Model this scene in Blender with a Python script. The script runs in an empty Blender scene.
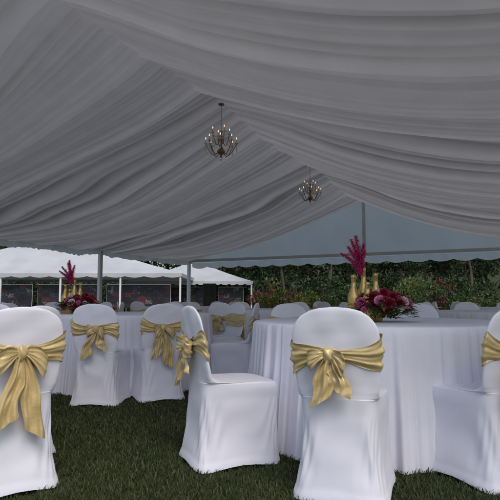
import bpy, math, random
import numpy as np
from mathutils import Vector, Matrix
R = random.Random(7); NR = np.random.RandomState(7)
S = bpy.context.scene
S.view_settings.view_transform='Standard'; S.view_settings.look='None'; S.view_settings.exposure=0
pi=math.pi

# ---------------------------------------------------------------- materials
def mat(name, col, rough=0.7, metal=0, noise=None, col2=None, bump=0, bscale=50, sheen=0, transl=0, island=None, coord='Object', spec=0.5):
    m=bpy.data.materials.new(name); m.use_nodes=True
    nt=m.node_tree; N=nt.nodes; L=nt.links
    b=N['Principled BSDF']; out=N['Material Output']
    b.inputs['Base Color'].default_value=(*col,1); b.inputs['Roughness'].default_value=rough
    b.inputs['Metallic'].default_value=metal
    b.inputs['Specular IOR Level'].default_value=spec
    if sheen: b.inputs['Sheen Weight'].default_value=sheen
    tc=N.new('ShaderNodeTexCoord')
    csock=None
    if island:
        g=N.new('ShaderNodeNewGeometry'); cr=N.new('ShaderNodeValToRGB')
        e=cr.color_ramp.elements
        while len(e)<len(island): e.new(0.5)
        for i,c in enumerate(island):
            e[i].position=i/(len(island)-1); e[i].color=(*c,1)
        L.new(g.outputs['Random Per Island'],cr.inputs[0]); csock=cr.outputs[0]
        L.new(csock,b.inputs['Base Color'])
    elif noise:
        n=N.new('ShaderNodeTexNoise'); n.inputs['Scale'].default_value=noise; n.inputs['Detail'].default_value=6
        cr=N.new('ShaderNodeValToRGB'); cr.color_ramp.elements[0].position=.35; cr.color_ramp.elements[1].position=.65
        cr.color_ramp.elements[0].color=(*col,1); cr.color_ramp.elements[1].color=(*(col2 or col),1)
        L.new(tc.outputs[coord],n.inputs['Vector']); L.new(n.outputs[0],cr.inputs[0]); csock=cr.outputs[0]
        L.new(csock,b.inputs['Base Color'])
    if bump:
        n=N.new('ShaderNodeTexNoise'); n.inputs['Scale'].default_value=bscale; n.inputs['Detail'].default_value=4
        bp=N.new('ShaderNodeBump'); bp.inputs['Strength'].default_value=bump; bp.inputs['Distance'].default_value=.01
        L.new(tc.outputs[coord],n.inputs['Vector']); L.new(n.outputs[0],bp.inputs['Height']); L.new(bp.outputs[0],b.inputs['Normal'])
    if transl:
        t=N.new('ShaderNodeBsdfTranslucent'); t.inputs[0].default_value=(*col,1)
        if csock: L.new(csock,t.inputs[0])
        mx=N.new('ShaderNodeMixShader'); mx.name='tmix'; mx.inputs[0].default_value=transl
        L.new(b.outputs[0],mx.inputs[1]); L.new(t.outputs[0],mx.inputs[2]); L.new(mx.outputs[0],out.inputs[0])
    return m

M={}
M['spandex']=mat('spandex',(.76,.76,.86),.62,noise=6,col2=(.80,.80,.89),bump=.12,bscale=9,sheen=.2,spec=.25)
M['linen']=mat('table_linen',(.75,.75,.84),.8,noise=5,col2=(.80,.80,.88),bump=.15,bscale=30,spec=.2)
M['satin']=mat('gold_satin',(.52,.385,.165),.32,metal=.12,noise=14,col2=(.64,.49,.235),bump=.25,bscale=35,sheen=.3)
M['liner']=mat('liner_fabric',(.73,.715,.72),.8,noise=3,col2=(.77,.755,.76),transl=.38,spec=.15)
# gathered cloth as translucency: lowered in pleat recesses to put in fold shade
ln=M['liner'].node_tree; at=ln.nodes.new('ShaderNodeAttribute'); at.attribute_name='fold_shade'
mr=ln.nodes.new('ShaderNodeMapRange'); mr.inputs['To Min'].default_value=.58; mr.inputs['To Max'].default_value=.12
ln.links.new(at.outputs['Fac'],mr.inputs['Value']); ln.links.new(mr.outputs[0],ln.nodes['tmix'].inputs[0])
M['pvc']=mat('tent_pvc',(.82,.81,.81),.5,noise=1.5,col2=(.78,.78,.78),transl=.38)
M['pvc2']=mat('dimmed_pvc',(.60,.61,.63),.55,noise=.8,col2=(.52,.53,.55),transl=.10)  # neighbour roofs: PVC colour dimmed so the daylit canopy does not clip
M['gable']=mat('gable_voile',(.95,.90,.84),.55,noise=1.2,col2=(.90,.85,.79),transl=.92)
M['alu']=mat('white_aluminium',(.84,.84,.84),.4,noise=8,col2=(.78,.78,.79))
M['grass']=mat('grass_blades',(.05,.07,.02),.6,island=[(.023,.038,.012),(.038,.058,.018),(.060,.080,.025),(.088,.086,.038)],transl=.2)
M['bark']=mat('bark',(.09,.07,.05),.9,noise=8,col2=(.05,.04,.03),bump=.6,bscale=20)
M['leaf_far']=mat('leaves_far',(.04,.07,.02),.6,island=[(.011,.022,.010),(.024,.044,.016),(.042,.066,.023),(.075,.098,.038)],transl=.2,spec=.25)
M['leaf_g']=mat('leaves_green',(.04,.07,.02),.5,island=[(.02,.05,.012),(.05,.10,.02),(.09,.14,.03)],transl=.25)
M['leaf_y']=mat('leaves_croton_yellow',(.3,.3,.03),.5,island=[(.05,.10,.02),(.16,.20,.03),(.30,.25,.04),(.04,.08,.02)],transl=.25)
M['leaf_r']=mat('leaves_croton_red',(.3,.03,.03),.5,island=[(.04,.03,.02),(.20,.03,.03),(.14,.04,.03),(.04,.08,.02)],transl=.25)
M['bottle']=mat('gold_bottle',(.66,.47,.18),.28,metal=.7,noise=20,col2=(.55,.37,.13),bump=.1,bscale=120)
M['feather']=mat('pink_feather',(.6,.02,.16),.7,island=[(.50,.015,.12),(.75,.05,.24),(.85,.12,.34)],transl=.3)
M['fl_pink']=mat('petal_pink',(.7,.15,.35),.6,island=[(.55,.06,.2),(.75,.2,.4),(.8,.4,.5)],transl=.2)
M['fl_red']=mat('petal_burgundy',(.15,.01,.03),.6,island=[(.12,.006,.02),(.28,.01,.04),(.40,.02,.07)],transl=.2)
M['fl_white']=mat('petal_white',(.75,.72,.68),.6,island=[(.7,.66,.6),(.8,.78,.74)],transl=.2)
M['brass']=mat('antique_brass',(.42,.28,.14),.3,metal=.8,noise=20,col2=(.28,.18,.09))
M['crystal']=mat('crystal',(.85,.82,.78),.08,noise=30,col2=(.7,.66,.6))
M['candle']=mat('candle_sleeve',(.8,.72,.52),.5,noise=20,col2=(.72,.63,.45))
M['black']=mat('black_plastic',(.015,.015,.017),.5,noise=40,col2=(.025,.025,.027),bump=.2,bscale=200)
M['cone']=mat('speaker_cone',(.05,.05,.055),.6,noise=40,col2=(.04,.04,.045))
mm=mat('lit_bulb',(.9,.8,.6),.3,noise=10,col2=(.9,.75,.5)); bb=mm.node_tree.nodes['Principled BSDF']; bb.inputs['Emission Color'].default_value=(1,.66,.36,1); bb.inputs['Emission Strength'].default_value=1.1; M['bulb']=mm
# ground
g=bpy.data.materials.new('ground_turf'); g.use_nodes=True; nt=g.node_tree; N=nt.nodes; L=nt.links
b=N['Principled BSDF']; b.inputs['Roughness'].default_value=.95; b.inputs['Specular IOR Level'].default_value=.1
tc=N.new('ShaderNodeTexCoord'); n1=N.new('ShaderNodeTexNoise'); n1.inputs['Scale'].default_value=1.1; n1.inputs['Detail'].default_value=8
n2=N.new('ShaderNodeTexNoise'); n2.inputs['Scale'].default_value=60; n2.inputs['Detail'].default_value=5
ma=N.new('ShaderNodeMath'); ma.operation='MULTIPLY_ADD'; ma.inputs[1].default_value=.6
cr=N.new('ShaderNodeValToRGB'); e=cr.color_ramp.elements; e[0].position=.5; e[0].color=(.020,.028,.011,1); e[1].position=1.0; e[1].color=(.062,.075,.028,1)
L.new(tc.outputs['Object'],n1.inputs[0]); L.new(tc.outputs['Object'],n2.inputs[0]); L.new(n1.outputs[0],ma.inputs[0]); L.new(n2.outputs[0],ma.inputs[2]); L.new(ma.outputs[0],cr.inputs[0]); L.new(cr.outputs[0],b.inputs['Base Color'])
bp=N.new('ShaderNodeBump'); bp.inputs['Strength'].default_value=.7; bp.inputs['Distance'].default_value=.02; L.new(n2.outputs[0],bp.inputs['Height']); L.new(bp.outputs[0],b.inputs['Normal'])
M['ground']=g
def banner_mat(seed):
    m=bpy.data.materials.new('printed_banner'); m.use_nodes=True; nt=m.node_tree; N=nt.nodes; L=nt.links; b=N['Principled BSDF']; b.inputs['Roughness'].default_value=.6
    tc=N.new('ShaderNodeTexCoord'); mp=N.new('ShaderNodeMapping'); mp.inputs['Location'].default_value=(seed,seed*2,0); mp.inputs['Scale'].default_value=(1,1,1.7)
    v=N.new('ShaderNodeTexVoronoi'); v.distance='CHEBYCHEV'; v.inputs['Scale'].default_value=2.6; v.inputs['Randomness'].default_value=.7
    cr=N.new('ShaderNodeValToRGB'); cr.color_ramp.interpolation='CONSTANT'; e=cr.color_ramp.elements
    cols=[(.012,.012,.016),(.04,.03,.05),(.015,.014,.02),(.14,.03,.04),(.018,.018,.024),(.24,.22,.20),(.02,.018,.03),(.05,.09,.12),(.012,.012,.016)]
    pos=[0,.24,.32,.48,.54,.68,.73,.84,.88]
    while len(e)<len(cols): e.new(.5)
    for i,c in enumerate(cols): e[i].position=pos[i]; e[i].color=(*c,1)
    L.new(tc.outputs['Object'],mp.inputs[0]); L.new(mp.outputs[0],v.inputs['Vector'])
    sp=N.new('ShaderNodeSeparateColor'); L.new(v.outputs['Color'],sp.inputs[0])
    n=N.new('ShaderNodeTexNoise'); n.inputs['Scale'].default_value=14; L.new(mp.outputs[0],n.inputs[0])
    mx=N.new('ShaderNodeMath'); mx.operation='MULTIPLY_ADD'; mx.inputs[1].default_value=.35; L.new(n.outputs[0],mx.inputs[0])
    sb=N.new('ShaderNodeMath'); sb.operation='SUBTRACT'; sb.inputs[1].default_value=.17; L.new(sp.outputs[0],sb.inputs[0]); L.new(sb.outputs[0],mx.inputs[2])
    L.new(mx.outputs[0],cr.inputs[0]); L.new(cr.outputs[0],b.inputs['Base Color'])
    return m

# ---------------------------------------------------------------- mesh builder
class MB:
    def __init__(s): s.v=[]; s.f=[]; s.m=[]; s.mats=[]
    def mi(s,k):
        if k not in s.mats: s.mats.append(k)
        return s.mats.index(k)
    def add(s,vs,fs,k,xf=None):
        o=len(s.v); i=s.mi(k)
        if xf is not None: vs=[xf@Vector(p) for p in vs]
        s.v+= [tuple(p) for p in vs]; s.f+=[tuple(a+o for a in f) for f in fs]; s.m+=[i]*len(fs)
    def grid(s,P,k,closed=False,xf=None):
        nr=len(P); nc=len(P[0]); vs=[p for r in P for p in r]; fs=[]
        for i in range(nr-1):
            for j in range(nc if closed else nc-1):
                j2=(j+1)%nc; fs.append((i*nc+j,i*nc+j2,(i+1)*nc+j2,(i+1)*nc+j))
        s.add(vs,fs,k,xf)
    def lathe(s,prof,k,n=20,xf=None,c=(0,0,0)):
        P=[[(c[0]+r*math.cos(2*pi*j/n),c[1]+r*math.sin(2*pi*j/n),c[2]+z) for j in range(n)] for r,z in prof]
        s.grid(P,k,True,xf)
    def tube(s,pts,r,k,n=8,xf=None):
        P=[]; pts=[Vector(p) for p in pts]
        rr=r if isinstance(r,(list,tuple)) else [r]*len(pts)
        for i,p in enumerate(pts):
            t=(pts[min(i+1,len(pts)-1)]-pts[max(i-1,0)]).normalized()
            a=t.cross(Vector((0,0,1)))
            if a.length<.05: a=t.cross(Vector((1,0,0)))
            a.normalize(); b2=t.cross(a)
            P.append([p+rr[i]*(a*math.cos(2*pi*j/n)+b2*math.sin(2*pi*j/n)) for j in range(n)])
        s.grid(P,k,True,xf)
        s.add(P[0],[tuple(range(n))],k,xf); s.add(P[-1],[tuple(range(n))],k,xf)
    def box(s,c,h,k,xf=None,bev=.0):
        X,Y,Z=h; vs=[]
        b=min(bev,X*.5,Y*.5)
        ring=[(X-b,-Y),(X,-Y+b),(X,Y-b),(X-b,Y),(-X+b,Y),(-X,Y-b),(-X,-Y+b),(-X+b,-Y)] if b>0 else [(X,-Y),(X,Y),(-X,Y),(-X,-Y)]
        n=len(ring)
        vs=[(c[0]+x,c[1]+y,c[2]-Z) for x,y in ring]+[(c[0]+x,c[1]+y,c[2]+Z) for x,y in ring]
        fs=[(i,(i+1)%n,(i+1)%n+n,i+n) for i in range(n)]+[tuple(range(n))[::-1],tuple(range(n,2*n))]
        s.add(vs,fs,k,xf)
    def mesh(s,name,smooth=True):
        me=bpy.data.meshes.new(name); me.from_pydata(s.v,[],s.f)
        for k in s.mats: me.materials.append(M[k])
        me.polygons.foreach_set('material_index',s.m)
        if smooth: me.polygons.foreach_set('use_smooth',[True]*len(s.f))
        me.update(); return me
    def obj(s,name,smooth=True,parent=None):
        return mkobj(name,s.mesh(name,smooth),parent)
def mkobj(name,me,parent=None):
    o=bpy.data.objects.new(name,me); S.collection.objects.link(o)
    if parent: o.parent=parent
    return o
def empty(name):
    o=bpy.data.objects.new(name,None); S.collection.objects.link(o); return o
def npmesh(name,V,F,mats,mi=None,smooth=False):
    me=bpy.data.meshes.new(name); nf,k=F.shape
    me.vertices.add(len(V)); me.vertices.foreach_set('co',V.astype(np.float32).ravel())
    me.loops.add(nf*k); me.loops.foreach_set('vertex_index',F.astype(np.int32).ravel())
    me.polygons.add(nf); me.polygons.foreach_set('loop_start',np.arange(0,nf*k,k,dtype=np.int32)); me.polygons.foreach_set('loop_total',np.full(nf,k,dtype=np.int32))
    for m in mats: me.materials.append(M[m])
    if mi is not None: me.polygons.foreach_set('material_index',mi.astype(np.int32))
    if smooth: me.polygons.foreach_set('use_smooth',np.ones(nf,bool))
    me.update(calc_edges=True); return me
def npgrid(nr,nc):
    i,j=np.meshgrid(np.arange(nr-1),np.arange(nc-1),indexing='ij'); a=(i*nc+j).ravel()
    return np.stack([a,a+1,a+nc+1,a+nc],1)
def vnoise(x,seed,period=1.0):
    rs=np.random.RandomState(seed); tab=rs.uniform(-1,1,4096)
    x=np.asarray(x)/period+1000; i=np.floor(x).astype(int); f=x-i; f=f*f*(3-2*f)
    return tab[i%4096]*(1-f)+tab[(i+1)%4096]*f

# ---------------------------------------------------------------- chair
KEYS=[ # z, hw_back, hw_front, yb, yf
 (.004,.228,.232,-.262,.255),(.05,.212,.222,-.248,.245),(.14,.190,.206,-.230,.236),(.25,.178,.198,-.218,.236),(.36,.176,.200,-.212,.240),
 (.42,.178,.205,-.210,.240),(.448,.180,.200,-.210,.225),(.456,.181,.19,-.210,.16),(.458,.182,.19,-.210,.0),(.464,.184,.19,-.210,-.10),
 (.488,.188,.19,-.211,-.150),(.54,.195,.195,-.217,-.172),(.62,.202,.20,-.230,-.190),(.70,.205,.203,-.243,-.204),(.755,.202,.20,-.251,-.214),(.80,.188,.186,-.258,-.222),
 (.835,.162,.16,-.262,-.229),(.860,.12,.118,-.264,-.235),(.873,.07,.068,-.262,-.240),(.878,.02,.02,-.258,-.246)]
def fine_rings():
    K=np.array(KEYS); out=[]
    for i in range(len(K)-1):
        p0=K[max(i-1,0)];p1=K[i];p2=K[i+1];p3=K[min(i+2,len(K)-1)]
        for s in range(6):
            t=s/6; q=.5*((2*p1)+(-p0+p2)*t+(2*p0-5*p1+4*p2-p3)*t*t+(-p0+3*p1-3*p2+p3)*t**3)
            q[0]=p1[0]+(p2[0]-p1[0])*t
            out.append(q)
    out.append(K[-1]); return out
RINGS=fine_rings()
BZ=[r for r in RINGS if r[0]>.5]
def backsec(z):
    zs=[r[0] for r in BZ]; return [np.interp(z,zs,[r[k] for r in BZ]) for k in range(1,5)]
def sec(th,hb,hf,yb,yf,ex=3.2,off=0):
    c,s=math.cos(th),math.sin(th)
    cx=math.copysign(abs(c)**(2/ex),c); sy=math.copysign(abs(s)**(2/ex),s)
    v=(sy+1)/2; return (cx*(hb+(hf-hb)*v+off), yb+v*(yf-yb)+off*sy)
def chair_mesh(seed,tail=.2,loop=1.0):
    rs=random.Random(seed); mb=MB(); n=144; P=[]
    wr=[(rs.uniform(0,2*pi),rs.uniform(.05,.32),rs.uniform(-1.6,1.6),rs.uniform(.002,.005)) for _ in range(18)]
    for r in RINGS:
        row=[]
        # corner sharpness: boxy round the seat and legs, rounded in the thin back
        depth=(r[4]-r[3]); ex=2.6+4.2*min(1,max(0,(depth-.05)/.3))
        for j in range(n):
            th=2*pi*j/n
            lo=max(0,1-r[0]/.42)
            x,y=sec(th,r[1],r[2],r[3],r[4],ex=ex-1.8*lo)
            cor=abs(math.sin(2*th))**.7
            z=r[0]+ .022*(1-cor)*lo**2.2
            w=lo*(1-cor)*.014; x*=1-w*3*abs(math.cos(th))
            fd=max(0,min(1,(.42-r[0])/.10)); fd=fd*fd*(3-2*fd)
            mid=math.sin(min(1,max(0,r[0])/.42)*pi)
            k=.004*math.sin(th*9+seed+r[0]*14)*mid+.0022*math.sin(th*21-r[0]*30+seed*2)*mid
            for (a0,z1,sl,am) in wr:
                dth=((th-a0-sl*(r[0]-z1)+pi)%(2*pi))-pi
                k+=am*math.exp(-(dth/.05)**2)*math.exp(-((r[0]-z1)/.09)**2)
            k=k*fd+(1-fd)*(.0015*math.sin(x*40+r[0]*18+seed)+.0012*math.sin(x*22-r[0]*45+seed))
            x+=k*math.cos(th); y+=k*math.sin(th)
            row.append((x,y,z))
        P.append(row)
    mb.grid(P,'spandex',True); mb.add(P[-1],[tuple(range(n))],'spandex')
    rows=[]; nb=120; nv=19; zc0=.66
    for i in range(nv):
        v=-1+2*i/(nv-1); row=[]
        for j in range(nb):
            th=2*pi*j/nb
            d=abs(((th-1.5*pi+pi)%(2*pi))-pi)
            hh=.026+.054*min(1,(d/1.35))**1.1
            z=zc0+.012*math.sin(th+seed)+v*hh+.01*math.sin(th*3+seed)
            hb,hf,yb,yf=backsec(z)
            off=.006+.0045*math.sin(v*7+math.sin(th*2+seed)*1.8)+.0035*math.sin(v*15+th*3)+.0015*math.sin(v*26+th*5+seed)
            off+= .006*(1-abs(v))
            x,y=sec(th,hb,hf,yb,yf,ex=2.6,off=off)
            row.append((x,y,z))
        rows.append(row)
    mb.grid(rows,'satin',True)
    yk=backsec(zc0)[2]-.022; kx=rs.uniform(-.03,.03)
    O=Vector((kx,yk,zc0))
    P=[]
    tilt=rs.uniform(-.5,.5)
    for i in range(13):
        a=-pi/2+pi*i/12; row=[]
        for j in range(24):
            b2=2*pi*j/24; q=1+.13*math.sin(4*b2+a*3+seed)+.05*math.sin(9*b2+a)
            px=.026*math.cos(a)*math.cos(b2)*q; pz=.036*math.sin(a)*(1+.1*math.sin(b2*2))
            row.append(O+Vector((px*math.cos(tilt)-pz*math.sin(tilt),.022*math.cos(a)*math.sin(b2)*q-.004,pz*math.cos(tilt)+px*math.sin(tilt))))
        P.append(row)
    mb.grid(P,'satin',True)
    for s in (-1,1):
        Lr=.085*loop*rs.uniform(.7,1.25); dr=rs.uniform(.0,.06)*loop; hw=.036*loop*rs.uniform(.8,1.2); rows=[]; cr_=rs.uniform(4,8)
        for i in range(26):
            a=2*pi*i/25; k=(1-math.cos(a))/2
            row=[]
            for j in range(13):
                v=-1+2*j/12
                h=.014+hw*k**.7*(1+.2*math.sin(a+seed))
                x=s*(.012+Lr*k*(1-.12*v*v+.08*v)); y=-.004-.026*math.sin(a)*k**.3-.012*k+.007*math.sin(v*cr_+a*2+seed)*k+.004*math.sin(v*13+seed+a)
                z=-dr*k*k+v*h+.008*math.sin(a*2+v*2+seed)
                row.append(O+Vector((x,y,z)))
            rows.append(row)
        mb.grid(rows,'satin')
    for s in (-1,1):
        Lt=tail*(rs.uniform(.9,1.15) if s==(-1 if seed%2 else 1) else rs.uniform(.5,.85)); sp=rs.uniform(.01,.07); ph=rs.uniform(0,6); rows=[]
        for i in range(30):
            k=i/29; row=[]
            for j in range(15):
                v=-1+2*j/14; w=.014+.028*min(1,k*2.2)+.008*k
                x=s*(.006+sp*math.sin(k*1.7))+v*w+.008*math.sin(k*7+ph)
                zz=-.02-Lt*k-(.03*v*s*k)
                z=zc0+zz; bb=backsec(max(z,.5))[2] if z>.5 else backsec(.5)[2]
                yy=min(bb-.016,yk)
                y=yy-yk+.010*math.sin(v*4.5+ph+k*2)+.006*math.sin(v*9+k*6)+.003*math.sin(k*16+v*3)-.006+s*.004-(.02*k)
                row.append((O.x+x,yk+y,z))
            rows.append(row)
        mb.grid(rows,'satin')
    return mb.mesh('banquet_chair')
CH=[chair_mesh(1,.17,.8),chair_mesh(2,.38,1.25),chair_mesh(3,.2,1.0),chair_mesh(4,.28,1.05),chair_mesh(5,.24,.9),chair_mesh(6,.3,1.1)]
def chair(x,y,fx,fy,var=0,jit=0):
    o=mkobj('banquet_chair',CH[var]); o.location=(x,y,0); o.rotation_euler=(0,0,math.atan2(fy,fx)-pi/2+jit); return o

# ---------------------------------------------------------------- table
def table_mesh(seed,r=.9):
    n=900; th=np.linspace(0,2*pi,n,endpoint=False)
    circ=th*r
    f1=vnoise(circ,seed,.055); f2=vnoise(circ,seed+1,.025); f3=vnoise(circ,seed+2,.4); f4=vnoise(circ,seed+3,.09)
    w=np.clip((th-5.9)/(2*pi-5.9),0,1)
    for k in (f1,f2,f3,f4): k[:]=k*(1-w)+k[0]*w
    prof=[(0.02,.762,0),(.3,.762,0),(.6,.762,0),(.84,.762,0),(.885,.761,0),(.897,.757,.05),(.902,.748,.15)]
    for i in range(1,21):
        k=i/20; prof.append((.903+.012*k+.03*k*k,.748-.744*k,.25+.75*min(1,k*1.6)))
    V=[]
    for pr,pz,am in prof:
        k=max(0,(.748-pz)/.744)
        ff=np.abs(f1)*(1-.5*k)+np.abs(f4)*.9*k
        rr=(pr/.9*r)+am*(.040*ff+.008*f2+.02*f3*k)
        V.append(np.stack([rr*np.cos(th+am*.01*f2),rr*np.sin(th+am*.01*f2),np.full(n,pz)],1))
    V=np.array(V); nr=len(prof); i,j=np.meshgrid(np.arange(nr-1),np.arange(n),indexing='ij'); j2=(j+1)%n
    F=np.stack([i*n+j,i*n+j2,(i+1)*n+j2,(i+1)*n+j],2).reshape(-1,4)
    return npmesh('banquet_table',V.reshape(-1,3),F,['linen'],smooth=True)
TB=[table_mesh(11),table_mesh(31)]
def table(x,y,var=0,rot=0):
    o=mkobj('banquet_table',TB[var]); o.location=(x,y,0); o.rotation_euler=(0,0,rot); return o

# ---------------------------------------------------------------- centrepiece
def flower(mb,c,rad,k,rs,up):
    up=Vector(up).normalized(); q=Vector((0,0,1)).rotation_difference(up).to_matrix().to_4x4()
    for layer in range(4):
        rr=rad*(.3+.24*layer); npt=3+layer*2
        for i in range(npt):
            a=2*pi*i/npt+layer*.7+rs.uniform(-.2,.2); open_=.25+layer*.28
            rows=[]
            for u in range(4):
                kk=u/3; row=[]
                for w in range(4):
                    v=-1+2*w/3; aa=a+v*(1.3/ (1+layer*.45))
                    rad2=rr*(.35+.65*math.sin(kk*1.5)*open_+.25*kk)
                    row.append((rad2*math.cos(aa),rad2*math.sin(aa),rad*(.15+ (1.05-layer*.2)*kk-(.25*v*v*kk))))
                rows.append(row)
            mb.grid(rows,k,xf=Matrix.Translation(c)@q)
def leaf(mb,c,d,L_,w,k,rs):
    d=Vector(d).normalized(); sd=d.cross(Vector((rs.uniform(-.3,.3),rs.uniform(-.3,.3),1))).normalized(); nn=sd.cross(d)
    rows=[]
    for i in range(6):
        t=i/5; ww=w*math.sin(pi*min(.97,t*.9+.08))**.8; p=Vector(c)+d*L_*t-Vector((0,0,1))*L_*.35*t*t
        rows.append([p-sd*ww+nn*ww*.3,p,p+sd*ww+nn*ww*.3])
    mb.grid(rows,k)
BP=[(.001,0),(.034,.0),(.037,.01),(.037,.15),(.034,.18),(.018,.225),(.0135,.245),(.0135,.285),(.016,.288),(.016,.31),(.001,.312)]
def centrepiece(x,y,rot=0,seed=5,flip=1):
    root=empty('bottle_and_flower_centrepiece'); rs=random.Random(seed)
    mb=MB()
    for bx,by,h in ((-.08,-.01,.96),(.0,.03,1.12),(.07,.0,1.0),(-.01,-.075,.80)):
        mb.lathe([(r*1.05,z*h) for r,z in BP],'bottle',24,c=(bx,by,0))
    mb.obj('gold_bottles',parent=root)
    mb=MB()
    for st in range(6):
        a=(2.6,3.4,.4,5.0,3.0,3.1)[st]; lean=(.035,.055,.02,.03,.015,.075)[st]; H=(.24,.19,.21,.16,.26,.15)[st]
        pts=[Vector((-.03+lean*math.cos(a)*t*t*1.6,.0+lean*math.sin(a)*t*t*1.6,.28+H*t)) for t in [i/16 for i in range(17)]]
        mb.tube(pts,.0012,'feather',4)
        for i in range(2,17):
            for q in range(40):
                b=rs.uniform(0,2*pi); l=rs.uniform(.014,.036)*math.sin(pi*(i+1)/19)**.5; p=pts[i]+Vector((0,0,rs.uniform(-.008,.008)))
                d=Vector((math.cos(b),math.sin(b),rs.uniform(.3,1.0)))
                e1=p+d*l*.6; e2=p+Vector((d.x,d.y,-.1))*l; s=Vector((-math.sin(b),math.cos(b),0))*.0013
                mb.add([p-s,p+s,e1+s*1.3,e1-s*1.3,e2],[(0,1,2,3),(3,2,4)],'feather')
    mb.obj('feather_plume',parent=root)
    mb=MB()
    for i in range(84):
        a=rs.uniform(0,2*pi); rr=.16*rs.uniform(.1,1)**.5
        dome=math.sqrt(max(0,1-(rr/.175)**2))
        cx=flip*(.10+rr*math.cos(a)*1.1); cy=-.07+rr*math.sin(a)*.8; cz=.03+.15*dome*rs.uniform(.55,1.1)
        k=rs.choice(['fl_red','fl_red','fl_pink','fl_white','fl_red','fl_pink','fl_red'])
        flower(mb,(cx,cy,cz),rs.uniform(.014,.032),k,rs,(math.cos(a)*.7,math.sin(a)*.7-.35,.7))
    mb.obj('roses',parent=root)
    mb=MB()
    for i in range(320):
        a=rs.uniform(0,2*pi); rr=rs.uniform(.02,.18); c=(flip*(.09+rr*math.cos(a)*1.1),-.06+rr*math.sin(a)*.85,rs.uniform(.0,.15)*(1-rr*2.5)+.02)
        leaf(mb,c,(math.cos(a),math.sin(a),rs.uniform(.0,1.2)),rs.uniform(.04,.09),rs.uniform(.008,.016),'leaf_g',rs)
    mb.obj('foliage',parent=root)
    root.location=(x,y,.763); root.rotation_euler=(0,0,rot); root.scale=(1.08,1.08,1.08); return root

# ---------------------------------------------------------------- layout
T1=(.93,3.78); table(*T1,0)
chair(.47,2.64,.36,1,0)
chair(-.12,3.10,.97,.42,2)
chair(1.22,2.82,-.42,.9,3)
for a in (15,62,112):
    ax=math.cos(math.radians(a)); ay=math.sin(math.radians(a)); chair(T1[0]+1.22*ax,T1[1]+1.22*ay,-ax,-ay,a%4)
centrepiece(.80,3.62,.1)
T0=(-2.45,3.55); table(*T0,1)
chair(-1.24,2.70,-.62,.78,1)
chair(-1.45,3.12,-1,.36,5)
for a in (90,150):
    ax=math.cos(math.radians(a)); ay=math.sin(math.radians(a)); chair(T0[0]+1.2*ax,T0[1]+1.2*ay,-ax,-ay,a%4)
T2=(-1.35,5.95); table(*T2,0,1.5)
chair(-1.34,4.80,.06,1,4); chair(-.88,5.0,-.42,.9,3)
for a in (-10,35,80,125,175,-140):
    ax=math.cos(math.radians(a)); ay=math.sin(math.radians(a)); chair(T2[0]+1.2*ax,T2[1]+1.2*ay,-ax,-ay,a%4)
centrepiece(-1.98,5.85,0,9)
k=0
for (tx,ty) in ((.25,8.7),(3.3,7.2),(-3.6,8.7),(5.3,10.6),(2.6,11.6),(-1.6,12.2)):
    k+=1; table(tx,ty,k%2,k)
    for a in range(8):
        an=a*pi/4+.3*k; ax=math.cos(an); ay=math.sin(an); chair(tx+1.2*ax,ty+1.2*ay,-ax,-ay,(a+k)%6,R.uniform(-.1,.1))
    if k==5: centrepiece(tx,ty,k,20+k)

# ---------------------------------------------------------------- tent
an=math.radians(26.1); D=np.array([math.sin(an),math.cos(an)]); Pp=np.array([math.cos(an),-math.sin(an)])
QL,QR0,QRr=-11.09,-4.19,2.71; T_END=17.3; T_BEG=1.7
def W(q,t,z): 
    return (q*Pp[0]+t*D[0], q*Pp[1]+t*D[1], z)
tent=empty('frame_tent')
def liner(side):
    nt_=2000; nu=80; t=np.linspace(T_BEG,T_END,nt_); u=np.linspace(0,1,nu)
    Tt,U=np.meshgrid(t,u,indexing='ij')
    bay=np.abs(np.sin(pi*(Tt-2.3)/5.0))**.8
    z=4.27-.10*bay+(2.42-4.27+.10*bay)*U
    z-= (.16+.42*bay)*np.sin(pi*U)**1.0*(1-.25*U)
    wv=np.minimum(1,U*4)
    ph=((Tt-2.3)%5)/5-.5
    fan=.35*np.sin(2*pi*ph)*np.sin(pi*U)
    warp=Tt+wv*fan+wv*(.10*np.sin(U*5+side*2)+.14*vnoise(U*3+Tt*.4,5+side)+.04*vnoise(U*7+Tt*.7,7+side))
    big=vnoise(warp,21,.45); fine=vnoise(warp,22,.15); vf=vnoise(warp+.02*wv*vnoise(U*10,9),23,.06)
    mod=.5+.5*vnoise(U*3.5+Tt*1.7,14)
    ed=1-.6*U**6
    disp=.060*big*(.6+.5*mod)+.080*np.abs(fine)*(.5+.7*mod)+.028*vf
    z-=disp*ed
    pin=np.exp(-((((Tt-2.3+2.5)%5)-2.5)/.06)**2); z+=.06*pin*ed
    q=QR0+(QRr-QR0)*U if side else QR0+(QL-QR0)*U
    V=np.stack([q*Pp[0]+Tt*D[0],q*Pp[1]+Tt*D[1],z],2).reshape(-1,3)
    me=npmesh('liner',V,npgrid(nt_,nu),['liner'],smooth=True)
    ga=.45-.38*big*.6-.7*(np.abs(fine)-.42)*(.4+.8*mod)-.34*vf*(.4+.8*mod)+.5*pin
    A=me.attributes.new('fold_shade','FLOAT','POINT'); A.data.foreach_set('value',np.clip(ga,0,1).astype(np.float32).ravel())
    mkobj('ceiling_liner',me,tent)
    u2=np.linspace(0,1,6); ze=z[:,-1][:,None]; Tt,U=np.meshgrid(t,u2,indexing='ij')
    qe=QRr if side else QL
    q=qe+.025*vnoise(Tt,33,.12)*U; z=ze-U*(.12+.06*np.abs(np.sin(pi*(Tt-2.3)/2.5)))
    V=np.stack([q*Pp[0]+Tt*D[0],q*Pp[1]+Tt*D[1],z],2).reshape(-1,3)
    mkobj('eave_drape',npmesh('eave_drape',V,npgrid(nt_,6),['liner'],smooth=True),tent)
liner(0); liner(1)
mb=MB()
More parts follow.
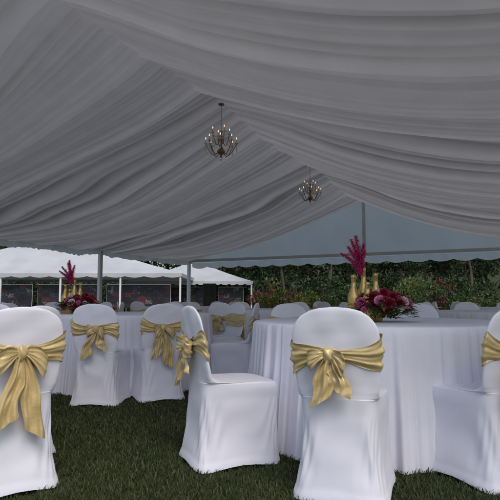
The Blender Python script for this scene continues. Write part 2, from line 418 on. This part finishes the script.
for a,b_ in ((QL-.15,QR0),(QR0,QRr+.15)):
    rows=[]
    for i in range(37):
        t=T_BEG-.15+(T_END+.3-T_BEG+.15)*i/36; rows.append([W(a+(b_-a)*k/8,t,(2.66 if (a<QR0) else 4.72)+((4.72-2.66)*(k/8) if a<QR0 else (2.66-4.72)*(k/8))) for k in range(9)])
    mb.grid(rows,'pvc')
for qq in (QL-.155,QRr+.155):
    mb.grid([[W(qq,T_BEG-.15+(T_END+.45-T_BEG)*i/60,2.66),W(qq,T_BEG-.15+(T_END+.45-T_BEG)*i/60,2.46-.05*abs(math.sin(i*.9)))] for i in range(61)],'pvc')
mb.obj('roof_cover',parent=tent)
mb=MB()
rows=[]
for i in range(121):
    q=QL+(QRr-QL)*i/120; top=4.66-abs(q-QR0)/6.9*2.06
    rows.append([W(q,T_END+.1+.015*math.sin(i*.55)*math.sin(pi*k/6),2.36+(top-2.36)*k/6) for k in range(7)])
mb.grid(rows,'gable')
mb.obj('gable_panel',parent=tent)
mb=MB()
rows=[]
for i in range(241):
    q=QL+(QRr-QL)*i/240; sc=abs(math.sin(pi*i/12))
    rows.append([W(q,T_END+.14+.01*math.sin(i*.8)*k/3,2.36-(.16+.07*sc)*k/3) for k in range(4)])
mb.grid(rows,'gable'); mb.obj('gable_valance',parent=tent)
mb=MB(); rz=Matrix.Rotation(-an,4,'Z')
def tbox(q,t,z,h,k,bev=.01,name=None):
    x,y,_=W(q,t,0); mb.box((0,0,0),h,k,xf=Matrix.Translation((x,y,z))@rz,bev=bev)
an=math.radians(26.1); rz=Matrix.Rotation(-an,4,'Z')
for t in (2.3,7.3,12.3,17.3):
    for q in (QL-.06,QRr+.06):
        tbox(q,t,1.32,(.055,.065,1.32),'alu',.015)
        tbox(q,t,.01,(.13,.13,.011),'alu',.02)
tbox((QL+QRr)/2,T_END,2.44,((QRr-QL)/2,.04,.05),'alu',0)
tbox(QR0,T_END-.02,3.58,(.055,.05,1.08),'alu',.012)
for q0,q1 in ((QL,QR0),(QRr,QR0)):
    a=Vector(W(q0,T_END,2.54)); b2=Vector(W(q1,T_END,4.55))
    mb.tube([a,b2],.05,'alu',8)
    for t in (2.3,7.3,12.3): mb.tube([Vector(W(q0,t,2.56)),Vector(W(q1,t,4.60))],.05,'alu',8)
mb.obj('aluminium_frame',smooth=False,parent=tent)

# ---------------------------------------------------------------- chandeliers
def chand_mesh():
    mb=MB()
    mb.lathe([(.001,0),(.055,-.004),(.05,-.02),(.012,-.035),(.001,-.036)],'brass',16)
    for i in range(14):
        z=-.04-i*.03; a=(i%2)*pi/2
        mb.tube([(.010*math.cos(t)*math.cos(a),.010*math.cos(t)*math.sin(a),z-.018+.018*math.sin(t)) for t in [2*pi*j/10 for j in range(11)]],.0028,'brass',5)
    z0=-.46
    mb.lathe([(.001,0),(.012,-.01),(.03,-.03),(.012,-.06),(.016,-.12),(.04,-.17),(.016,-.22),(.014,-.30),(.055,-.34),(.07,-.37),(.04,-.41),(.012,-.43),(.022,-.455),(.001,-.48)],'brass',18,c=(0,0,z0))
    for ring,(n,Rr,zr) in enumerate(((8,.26,-.35),(4,.15,-.18))):
        for i in range(n):
            a=2*pi*i/n+ring*.4; c,s=math.cos(a),math.sin(a)
            pts=[]
            for k in range(15):
                t=k/14; r=.03+(Rr-.03)*t; z=z0+zr-.09*math.sin(pi*t*1.15)+.07*t*t
                pts.append((r*c,r*s,z))
            mb.tube(pts,.0065,'brass',6); e=pts[-1]
            mb.lathe([(.001,0),(.02,.004),(.032,.018),(.030,.018),(.012,.010)],'crystal',12,c=e)
            mb.lathe([(.008,.01),(.008,.075),(.001,.077)],'candle',10,c=e)
            mb.lathe([(.002,.076),(.008,.088),(.009,.098),(.005,.112),(.001,.122)],'bulb',10,c=e)
            for k in range(6):
                zz=e[2]-.018-k*.024
                mb.lathe([(.0005,.011),(.011,0),(.0005,-.013)],'crystal',6,c=(e[0],e[1],zz))
            for k in range(1,12):
                t=k/12; r=.02+(Rr-.02)*t; zz=z0-.08+(e[2]-(z0-.08))*t-.05*math.sin(pi*t)
                mb.lathe([(.0005,.010),(.010,0),(.0005,-.010)],'crystal',6,c=(r*c,r*s,zz))
    mb.lathe([(.0005,.02),(.02,0),(.0005,-.03)],'crystal',10,c=(0,0,z0-.51))
    return mb.mesh('chandelier')
CM=chand_mesh()
for t in (7.45,11.9):
    o=mkobj('chandelier',CM); x,y,_=W(QR0,t,0); o.location=(x,y,4.22)

# ---------------------------------------------------------------- ground + grass
gs=200; xs=np.linspace(-260,260,gs); ys=np.linspace(-120,400,gs)
X,Y=np.meshgrid(xs,ys,indexing='ij')
Z=np.where(Y>62,(Y-62)*.11*(1+.25*np.sin(X*.03)),0)
Z=np.minimum(Z,16+3*np.sin(X*.02))
mkobj('ground',npmesh('ground',np.stack([X,Y,Z],2).reshape(-1,3),npgrid(gs,gs)[:, ::-1],['ground'],smooth=True))
def grass_patch(n,y0,y1,hmin,hmax):
    y=NR.uniform(y0,y1,n); x=NR.uniform(-.62,.62,n)*y
    h=NR.uniform(hmin,hmax,n)*(0.7+.5*(vnoise(x*1.3+y*.7,3)*.5+.5)); a=NR.uniform(0,2*pi,n); w=NR.uniform(.0012,.0024,n)*(1+ (y-2)*.35)
    lean=NR.uniform(.2,1.0,n)*h; b=NR.uniform(0,2*pi,n)
    P0=np.stack([x-w*np.cos(a),y-w*np.sin(a),np.zeros(n)],1); P1=np.stack([x+w*np.cos(a),y+w*np.sin(a),np.zeros(n)],1)
    mx=x+lean*.4*np.cos(b); my=y+lean*.4*np.sin(b)
    P2=np.stack([mx+w*.8*np.cos(a),my+w*.8*np.sin(a),h*.65],1); P3=np.stack([mx-w*.8*np.cos(a),my-w*.8*np.sin(a),h*.65],1)
    P4=np.stack([x+lean*np.cos(b),y+lean*np.sin(b),h],1)
    V=np.stack([P0,P1,P2,P3,P4],1).reshape(-1,3); i=np.arange(n)[:,None]*5
    tri=np.concatenate([i+np.array([0,1,2]),i+np.array([0,2,3]),i+np.array([3,2,4])],0)
    return V,tri
V1,F1=grass_patch(120000,1.6,6,.016,.038); V2,F2=grass_patch(30000,6,16,.02,.045)
mkobj('grass',npmesh('grass',np.concatenate([V1,V2]),np.concatenate([F1,F2+len(V1)]),['grass']))

# ---------------------------------------------------------------- foliage
def leaves(C,size,asp=.5,up=0.2):
    n=len(C); d=NR.normal(size=(n,3)); d[:,2]-=up; d/=np.linalg.norm(d,axis=1)[:,None]
    r=NR.normal(size=(n,3)); s=np.cross(d,r); s/=np.linalg.norm(s,axis=1)[:,None]
    L_=(size*NR.uniform(.6,1.4,n))[:,None]; w=L_*asp
    V=np.stack([C,C+d*L_*.5+s*w*.5,C+d*L_,C+d*L_*.5-s*w*.5],1).reshape(-1,3)
    F=np.arange(n)[:,None]*4+np.arange(4); return V,F
def crown(c,rx,rz,ncl,npc,cr):
    u=NR.normal(size=(ncl,3)); u/=np.linalg.norm(u,axis=1)[:,None]; rad=NR.uniform(.35,1.0,ncl)**.6
    cc=np.array(c)+u*rad[:,None]*np.array([rx,rx,rz])
    k=NR.randint(0,ncl,ncl*npc); o=NR.normal(size=(ncl*npc,3)); o/=np.linalg.norm(o,axis=1)[:,None]
    o*=NR.uniform(.4,1,(ncl*npc,1))*cr; o[:,2]*=.65
    return cc[k]+o
Vs=[];Fs=[];off=0; tr=MB()
for i in range(34):
    x=-46+i*2.9+R.uniform(-1,1); y=R.uniform(44,58); h=R.uniform(8,14); rx=R.uniform(2.6,4)
    C=crown((x,y,h*.6),rx,h*.42,46,75,1.05); V,F=leaves(C,np.full(len(C),.36)); Vs.append(V);Fs.append(F+off);off+=len(V)
    pts=[(x+.3*math.sin(k*1.1+i),y,h*.85*k/6) for k in range(7)]
    tr.tube(pts,[.26-.035*k for k in range(7)],'bark',7)
    for q in range(4):
        a=R.uniform(0,6.28); zz=h*R.uniform(.3,.6); tr.tube([(x,y,zz),(x+rx*.4*math.cos(a),y+rx*.4*math.sin(a),zz+h*.12),(x+rx*.75*math.cos(a),y+rx*.75*math.sin(a),zz+h*.2)],[.10,.06,.025],'bark',5)
for i in range(50):
    x=-46+i*2.0; y=R.uniform(40,46); C=crown((x,y,1.5),1.9,1.6,20,60,.7); V,F=leaves(C,np.full(len(C),.26)); Vs.append(V);Fs.append(F+off);off+=len(V)
tl=empty('tree_line')
mkobj('foliage_mass',npmesh('foliage',np.concatenate(Vs),np.concatenate(Fs),['leaf_far']),tl); tr.obj('trunks',parent=tl)
for i in range(26):
    px=262+i*10+R.uniform(-6,6); y=R.uniform(19,27); x=(px-250)/520*y; h=R.uniform(.8,1.9); kind=R.choice(['leaf_g','leaf_y','leaf_r','leaf_g','leaf_g'])
    C=crown((x,y,h*.55),h*.5,h*.48,22,40,h*.17); V,F=leaves(C,np.full(len(C),.15),.35,-.6)
    root=empty('garden_shrub'); mkobj('leaves',npmesh('leaves',V,F,[kind]),root)
    mb=MB()
    for q in range(5):
        a=R.uniform(0,6.28); mb.tube([(x,y,0),(x+.15*h*math.cos(a),y+.15*h*math.sin(a),h*.4),(x+.3*h*math.cos(a),y+.3*h*math.sin(a),h*.75)],[.03,.02,.01],'bark',5)
    mb.obj('stems',parent=root)
for px,y,h in ((402,28,8),(470,31,9),(283,33,9),(330,35,10),(440,26,5)):
    x=(px-250)/520*y; root=empty('garden_tree'); mb=MB()
    mb.tube([(x+.12*math.sin(k*1.3+px),y,h*.8*k/8) for k in range(9)],[.11-.010*k for k in range(9)],'bark',8)
    for q in range(7):
        a=R.uniform(0,6.28); zz=h*R.uniform(.4,.7); mb.tube([(x,y,zz),(x+.7*math.cos(a),y+.7*math.sin(a),zz+.6),(x+1.5*math.cos(a),y+1.5*math.sin(a),zz+1.0)],[.06,.035,.015],'bark',5)
    mb.obj('trunk',parent=root)
    C=crown((x,y,h*.72),1.9,h*.26,34,60,.6); V,F=leaves(C,np.full(len(C),.22)); mkobj('crown',npmesh('crown',V,F,['leaf_far']),root)

# ---------------------------------------------------------------- neighbouring tents
def hip_tent(cx,cy,hx,hy,rl,ez,pz,rot,nleg,ban=True,seed=1):
    root=empty('event_tent'); root.location=(cx,cy,0); root.rotation_euler=(0,0,rot)
    mb=MB()
    E=[(-hx,-hy),(hx,-hy),(hx,hy),(-hx,hy)]; Rg=[(-rl,0),(rl,0),(rl,0),(-rl,0)]
    for s in range(4):
        e0,e1=E[s],E[(s+1)%4]; r0,r1=Rg[s],Rg[(s+1)%4]; rows=[]
        for k in range(9):
            t=k/8; zt=ez+(pz-ez)*(t*.80+.20*t*t); row=[]
            for j in range(49):
                w=j/48; a=(e0[0]+(e1[0]-e0[0])*w,e0[1]+(e1[1]-e0[1])*w); b=(r0[0]+(r1[0]-r0[0])*w,r0[1]+(r1[1]-r0[1])*w)
                row.append((a[0]+(b[0]-a[0])*t,a[1]+(b[1]-a[1])*t,zt-.07*abs(math.sin(w*pi*4))*(1-t)**.5*(.3+.7*math.sin(pi*min(1,t+.1)))))
            rows.append(row)
        mb.grid(rows,'pvc2')
        rows=[[(e0[0]+(e1[0]-e0[0])*j/96,e0[1]+(e1[1]-e0[1])*j/96,z) for z in (ez,ez-.18-.08*abs(math.sin(pi*j/6)))] for j in range(97)]
        mb.grid(rows,'pvc2')
    mb.obj('canopy',parent=root)
    mb=MB()
    for j in range(nleg+1):
        for yy in (-hy+.1,hy-.1):
            mb.box((-hx+.1+(2*hx-.2)*j/nleg,yy,ez/2),(.05,.05,ez/2),'alu',bev=.01)
    for yy in (-hy+.1,hy-.1): mb.box((0,yy,ez-.05),(hx-.16,.04,.05),'alu')
    mb.obj('legs',smooth=False,parent=root)
    if ban:
        w=(2*hx-1.2)/4
        for j in range(4):
            M['ban%d_%d'%(seed,j)]=banner_mat(seed*3+j*1.7); mb=MB(); c=-hx+.6+w*(j+.5)
            rows=[[(c-w*.46+w*.92*i/12,-hy+.75+.02*math.sin(i),.45+1.35*q/4) for q in range(5)] for i in range(13)]
            mb.grid(rows,'ban%d_%d'%(seed,j)); mb.tube([(c-w*.46,-hy+.77,1.82),(c+w*.46,-hy+.77,1.82)],.02,'alu',6)
            for sx in (-.46,.46): mb.tube([(c+w*sx,-hy+.78,0),(c+w*sx,-hy+.78,1.82)],.02,'alu',6)
            mb.obj('printed_banner',parent=root)
    return root
hip_tent(-12.6,34,8.7,4.2,1.6,2.45,4.75,0,5,True,1)
hip_tent(-4.2,40,4.4,4.2,.6,2.2,3.7,0,3,True,2)

# loudspeaker on stand
root=empty('loudspeaker'); mb=MB()
mb.box((0,0,1.08),(.19,.17,.34),'black',bev=.03)
for z,r in ((.93,.14),(1.26,.07)):
    P=[[( rr*math.cos(2*pi*j/20),-.172-dy,z+rr*math.sin(2*pi*j/20)) for j in range(20)] for rr,dy in ((r,.0),(r*.95,.012),(r*.85,.004),(r*.3,.002),(.001,.006))]
    mb.grid(P,'cone',True)
mb.obj('cabinet',smooth=False,parent=root)
mb=MB(); mb.tube([(0,0,.3),(0,0,.75)],.018,'black',8)
for i in range(3):
    a=i*2*pi/3+.5; mb.tube([(0,0,.55),(.38*math.cos(a),.38*math.sin(a),.01)],.012,'black',6)
mb.obj('tripod_stand',parent=root); root.location=(-1.25,16.2,0); root.rotation_euler=(0,0,-.1)

# ---------------------------------------------------------------- light + camera
w=bpy.data.worlds.new('World'); S.world=w; w.use_nodes=True; nt=w.node_tree
sky=nt.nodes.new('ShaderNodeTexSky'); sky.sky_type='NISHITA'; sky.sun_disc=False
el=math.radians(54); az=math.radians(158)
sky.sun_elevation=el; sky.sun_rotation=az; sky.air_density=1.2; sky.dust_density=3
bg=nt.nodes['Background']; bg.inputs[1].default_value=.15; nt.links.new(sky.outputs[0],bg.inputs[0])
sd=bpy.data.lights.new('sun','SUN'); sd.energy=1.3; sd.angle=math.radians(28); sd.color=(1,.96,.9)
so=bpy.data.objects.new('sun',sd); S.collection.objects.link(so)
dv=Vector((math.sin(az)*math.cos(el),math.cos(az)*math.cos(el),math.sin(el))); so.rotation_euler=dv.to_track_quat('Z','Y').to_euler(); so.location=(0,-10,20)
cd=bpy.data.cameras.new('camera'); cam=bpy.data.objects.new('camera',cd); S.collection.objects.link(cam)
cd.sensor_width=36; cd.lens=37.44; cd.clip_end=1500; cd.clip_start=.05
cam.location=(0,0,.91); cam.rotation_euler=(math.radians(95.5),0,0); S.camera=cam
